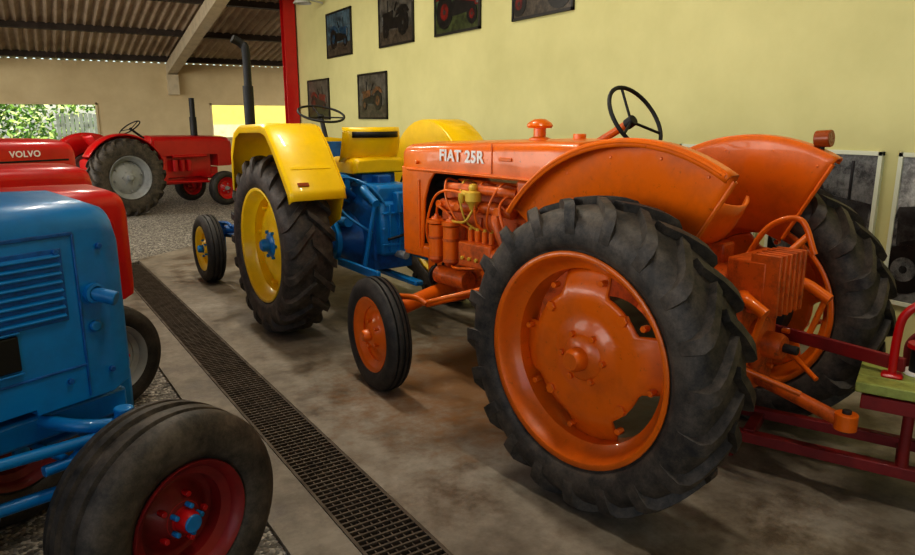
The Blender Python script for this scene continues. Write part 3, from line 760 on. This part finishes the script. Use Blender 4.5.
def quadwall(name, p, q, zf, mat, th=.2, nrm=(1, 0)):
    (x0, y0), (x1, y1) = p, q
    nx, ny = nrm[0]*th, nrm[1]*th
    V = [(x0, y0, -.12), (x1, y1, -.12), (x1, y1, zf(y1)), (x0, y0, zf(y0)), (x0+nx, y0+ny, -.12), (x1+nx, y1+ny, -.12), (x1+nx, y1+ny, zf(y1)), (x0+nx, y0+ny, zf(y0))]
    return mk(name, V, [(0, 1, 2, 3), (4, 5, 6, 7), (0, 1, 5, 4), (2, 3, 7, 6), (1, 2, 6, 5), (0, 3, 7, 4)], mat, None, smooth=False)
quadwall('wall_right', (WX, -6), (WX, 14.4), lambda y: rz(y)-.0, M['wall'])
quadwall('wall_annex', (WX+.2, 14.2), (10.2, 14.2), lambda y: rz(y), M['wallb'], nrm=(0, 1))
quadwall('wall_side', (10, 14.4), (10, BY), lambda y: rz(y), M['wallb'])
quadwall('wall_rear', (-1.5, -6), (WX+.2, -6), lambda y: rz(y), M['wall'], nrm=(0, -1))
zt = 2.98
segs = [(-10, -3.0, -.12, zt), (1.45, 4.15, -.12, zt), (7.2, 10.2, -.12, zt), (-3.0, 1.45, -.12, 1.05), (-3.0, 1.45, 1.98, zt), (4.15, 7.2, -.12, 1.05), (4.15, 7.2, 2.0, zt)]
boxes('wall_back', [(((a+c)/2, BY+.1, (z0+z1)/2), (c-a, .2, z1-z0)) for a, c, z0, z1 in segs], M['wallb'], None, 0)
for i, (a, c, z0, z1) in enumerate([(-3.0, 1.45, 1.05, 1.98), (4.15, 7.2, 1.05, 2.0)]):
    T = root('window_%d' % (i+1), ((a+c)/2, BY, (z0+z1)/2))
    w, h = c-a, z1-z0
    boxes('window_frame', [((0, .02, h/2-.025), (w, .10, .05)), ((0, .02, -h/2+.025), (w, .14, .05)), ((-w/2+.025, .02, 0), (.05, .10, h)), ((w/2-.025, .02, 0), (.05, .10, h))], M['wallb'], T)
box('wall_left', (-8, 7, .4), (.2, 26, 1.0), M['wallb'], None, 0)
boxes('trim_1', [((-8, -5.5+5*i, 2.6), (.25, .25, 5.3)) for i in range(0, 2)]+[((-8, 4.5+5*i, 2.1), (.25, .25, 4.2-.8*i)) for i in range(0, 3)], M['rafter'], None)

V, F = [], []; per = .177; st = per/8; cols = int(20/st)
for i in range(cols+1):
    xx = -9+i*st; dz = .036*sin(2*pi*xx/per)
    for y in (-6.5, 20.6): V.append((xx, y, rz(y)+.16+dz))
for i in range(cols): F.append((2*i, 2*i+1, 2*i+3, 2*i+2))
mk('ceiling', V, F, M['roof'], None, smooth=True)
sl = math.atan(-.165)
boxes('trim_2', [((.8, yy, rz(yy)+.08), (19, .09, .13), Matrix.Rotation(sl, 3, 'X')) for yy in [19.75-2.35*i for i in range(11)]], M['purlin'], None)
boxes('trim_3', [((xx, 6.9, rz(6.9)-.12), (.24, 27, .28), Matrix.Rotation(sl, 3, 'X')) for xx in (-6.0, -1.4, 3.25)], M['rafter'], None)
boxes('trim_4', [((xx, BY-.10, 2.45), (.26, .3, .5)) for xx in (-6.0, -1.4, 3.25)], M['rafter'], None)
T = root('red_pillar', (4.60, 14.35, 0))
boxes('i_beam', [((0, -.09, rz(14.3)/2), (.24, .02, rz(14.3))), ((0, .09, rz(14.3)/2), (.24, .02, rz(14.3))), ((0, 0, rz(14.3)/2), (.02, .18, rz(14.3)))], M['red'], T)

# ---- framed tractor photographs: each print is a flat picture with its own little scene
def flat(name, c, lo=.25, sc=10):
    m, nt, b = newmat(name)
    n = noise(nt, sc, 9, .78)
    r = ramp(nt, n.outputs['Fac'], [(.40, tuple(v*lo for v in c[:3])+(1,)), (.50, tuple(v*.6 for v in c[:3])+(1,)), (.60, c)])
    nt.links.new(r.outputs['Color'], b.inputs['Base Color']); b.inputs['Roughness'].default_value = .3
    return m
M['frame'] = paint('frame_dark', srgb(22, 16, 12), .4)
PT = dict(tree=flat('print_tree', srgb(66, 84, 58), .1), sky=flat('print_sky', srgb(88, 112, 124), .15, 6), grass=flat('print_grass', srgb(70, 78, 44)), soil=flat('print_soil', srgb(84, 74, 62)),
          tred=flat('print_red', srgb(120, 26, 20)), tblk=flat('print_black', srgb(34, 32, 30)), tblue=flat('print_blue', srgb(34, 72, 98)), torg=flat('print_orange', srgb(116, 78, 48)),
          g1=flat('print_grey_dark', srgb(64, 64, 62), .2), g2=flat('print_grey_mid', srgb(120, 120, 116), .12, 7), g3=flat('print_grey_light', srgb(196, 196, 190), .3, 8), hall=flat('print_hall', srgb(96, 92, 84), .15, 7))
def disc2(cy, cz, r, n=20): return [(cy+r*cos(2*pi*i/n), cz+r*sin(2*pi*i/n)) for i in range(n)]
def pic(name, y, z, w, h, bg, fg, tr, fm, tz=0, ts=1.0, fw=.03, flip=1):
    T = root(name, (WX-.015, y, z))
    boxes('frame', [((0, 0, h/2-fw/2), (.03, w, fw)), ((0, 0, -h/2+fw/2), (.03, w, fw)), ((0, w/2-fw/2, 0), (.03, fw, h)), ((0, -w/2+fw/2, 0), (.03, fw, h))], fm, T, .002)
    iw, ih = w-2*fw, h-2*fw
    box('print', (.003, 0, 0), (.010, iw, ih), PT[bg], T, 0)
    box('print_ground', (.0005, 0, -ih*.36), (.0105, iw, ih*.28), PT[fg], T, 0)
    q = lambda P: [(flip*a*ts*w, b*ts*h+tz*h) for a, b in P]
    clipf = lambda P: [(max(-iw/2, min(iw/2, a)), max(-ih/2, min(ih/2, b_))) for a, b_ in P]
    grey = bg[0] == 'g'
    L = lambda nm, P, d, mt: prism(nm, clipf(P), -d, 0, PT[mt], T, 0)
    L('print_bonnet', q([(-.36, -.10), (-.37, .07), (-.33, .11), (-.06, .14), (-.04, -.08)]), .0080, tr)
    L('print_chassis', q([(-.30, -.06), (-.30, -.15), (.18, -.18), (.25, -.02), (0, .02)]), .0083, 'tblk')
    L('print_fender', q([(.0, .02), (.06, .13), (.16, .20), (.28, .18), (.36, .06), (.30, .06), (.2, .12), (.1, .06)]), .0086, tr)
    L('print_exhaust', q([(-.20, .12), (-.20, .32), (-.185, .32), (-.185, .12)]), .0080, 'tblk')
    L('print_steering', q([(-.03, .14), (.03, .26), (.045, .26), (-.01, .12)]), .0080, 'tblk')
    L('print_grille', q([(-.36, -.08), (-.365, .06), (-.33, .08), (-.32, -.08)]), .0088, 'g2')
    for nm, cy, cz, rr_ in (('rear', .2, -.10, .21), ('front', -.26, -.19, .12)):
        L('print_tyre_'+nm, disc2(flip*cy*ts*w, cz*ts*h+tz*h, rr_*ts*h), .0092, 'tblk')
        L('print_rim_'+nm, disc2(flip*cy*ts*w, cz*ts*h+tz*h, rr_*.5*ts*h), .0100, 'g2' if grey else tr)
        L('print_hub_'+nm, disc2(flip*cy*ts*w, cz*ts*h+tz*h, rr_*.16*ts*h), .0106, 'g1')
zc = 3.03
pic('framed_photo', 12.0, zc, 1.15, .76, 'sky', 'soil', 'tblue', M['frame'])
pic('framed_photo', 9.75, zc, 1.15, .76, 'hall', 'soil', 'tblk', M['frame'], flip=-1, ts=1.1)
pic('framed_photo', 8.0, zc, 1.12, .76, 'tree', 'grass', 'tred', M['frame'], ts=1.3)
pic('framed_photo', 6.25, zc, 1.05, .76, 'tree', 'soil', 'tred', M['frame'], flip=-1, ts=1.45)
pic('framed_photo', 13.15, 1.95, 1.15, .74, 'hall', 'grass', 'tred', M['frame'])
pic('framed_photo', 10.65, 1.95, 1.12, .72, 'hall', 'soil', 'torg', M['frame'], flip=-1)
M['pframe'] = paint('poster_border', srgb(214, 216, 190), .6, grime=.06)
for i in range(5):
    pic('poster_board', 2.05+.90*i, .90, .80, .98, 'g2' if i % 2 else 'g3', 'g3' if i % 2 else 'g2', 'g1', M['pframe'], ts=1.35, flip=1 if i % 2 else -1, fw=.028)
T = root('wall_lamp', (WX-.02, 12.7, 3.62))
cyl('lamp_arm', (0, 0, 0), (-.35, 0, .05), .015, M['alu'], T)
lathe('lamp_shade', [(.03, .08), (.06, .06), (.15, -.04), (.16, -.06)], (-.38, 0, .02), M['alu'], T, 'Z', 24, solid=.005)

# ============================================================ outdoors
m, nt, b = newmat('leaves')
oi = nt.nodes.new('ShaderNodeNewGeometry')
r = ramp(nt, oi.outputs['Random Per Island'], [(0, srgb(70, 120, 40)), (.5, srgb(150, 186, 84)), (1, srgb(222, 228, 150))])
nt.links.new(r.outputs['Color'], b.inputs['Base Color']); b.inputs['Roughness'].default_value = .5
M['leaf'] = m
V, F = [], []
for i in range(9000):
    cx = random.choice([-5.4, -4.2, -2.9, -1.7, -.7, .3, 1.8]); th = random.random()*2*pi; ph = random.random()*pi
    rr_ = 1.15*(random.random()**.3)
    p = Vector((cx+rr_*sin(ph)*cos(th), 25.5+rr_*sin(ph)*sin(th), 1.5+1.5*cos(ph)*rr_))
    if p.z < -.02: continue
    a = Vector((random.gauss(0, 1), random.gauss(0, 1), random.gauss(0, 1))).normalized(); c2 = a.orthogonal().normalized(); s_ = .06+.07*random.random()
    o = len(V); V += [p-a*s_, p+c2*s_*.5, p+a*s_, p-c2*s_*.5]; F.append((o, o+1, o+2, o+3))
mk('garden_hedge', V, F, M['leaf'], None, smooth=False)
T = root('wooden_fence', (1.55, 23.4, 0))
boxes('pickets', [((-.9+.118*i, 0, .86+.025*(i % 2)), (.098, .03, 1.72)) for i in range(20)]+[((.2, .03, 1.4), (2.4, .03, .08)), ((.2, .03, .5), (2.4, .03, .08))], paint('fence_wood', srgb(130, 138, 122), .8, grime=.6, sc=3), T)
m = paint('yellow_render', srgb(240, 220, 110), .8, grime=.1)
T = root('neighbour_house', (7.5, 24.5, 0))
box('house_wall', (0, 0, 1.6), (8, .3, 3.2), m, T, 0)
box('house_plinth', (0, -.17, .70), (8, .06, 1.4), paint('plinth', srgb(225, 215, 170), .8), T, 0)

# ============================================================ lights
w = bpy.data.worlds.new('World'); S.world = w; w.use_nodes = True
nt = w.node_tree; bg = nt.nodes['Background']
sky = nt.nodes.new('ShaderNodeTexSky')
try:
    sky.sky_type = 'NISHITA'; sky.sun_disc = False; sky.sun_elevation = radians(50); sky.sun_rotation = radians(200)
except Exception: pass
nt.links.new(sky.outputs[0], bg.inputs[0]); bg.inputs[1].default_value = .18
sd = bpy.data.lights.new('sun', 'SUN'); sd.energy = 7; sd.angle = .02; sd.color = (1, .95, .85)
so = bpy.data.objects.new('sun', sd); COL.objects.link(so); so.rotation_euler = (radians(28), radians(-18), 0)
def area(name, loc, rot, sx, sy, e, col):
    d = bpy.data.lights.new(name, 'AREA'); d.shape = 'RECTANGLE'; d.size = sx; d.size_y = sy; d.energy = e; d.color = col
    o = bpy.data.objects.new(name, d); COL.objects.link(o); o.location = loc; o.rotation_euler = rot; return o
area('daylight_left', (-7.6, 8, 2.4), (0, radians(-86), 0), 2.8, 17, 680, (1, .965, .90))
for i, (x_, y_, e_) in enumerate([(1.6, 1.2, 72), (1.6, 5.2, 84), (1.4, 9.5, 84), (7.0, 17.0, 70), (-2.2, 12.5, 130)]):  # fill lights added out of view to brighten the hall, with invented tube fittings
    zz = rz(y_)-.35
    T = root('unseen_fill_lamp', (x_, y_, zz))
    box('lamp_body', (0, 0, .05), (.18, 1.5, .06), M['alu'], T)
    cyls('fill_lamp_hangers', [((0, -.6, .05), (0, -.6, .6), .008), ((0, .6, .05), (0, .6, .6), .008)], M['alu'], T)
    area('fill_lamp_area', (x_, y_, zz), (0, 0, 0), .16, 1.4, e_, (1, .93, .80))

# ============================================================ camera
cd = bpy.data.cameras.new('camera'); cam = bpy.data.objects.new('camera', cd); COL.objects.link(cam)
cd.sensor_width = 36; cd.lens = 700/915*36; cd.clip_end = 200; cd.clip_start = .05
cam.location = (0, 0, 1.6); cam.rotation_euler = (radians(90-12.8), 0, radians(-30.7))
S.camera = cam
S.view_settings.view_transform = 'Standard'
try: S.view_settings.look = 'Medium High Contrast'
except Exception: pass
S.view_settings.exposure = 0
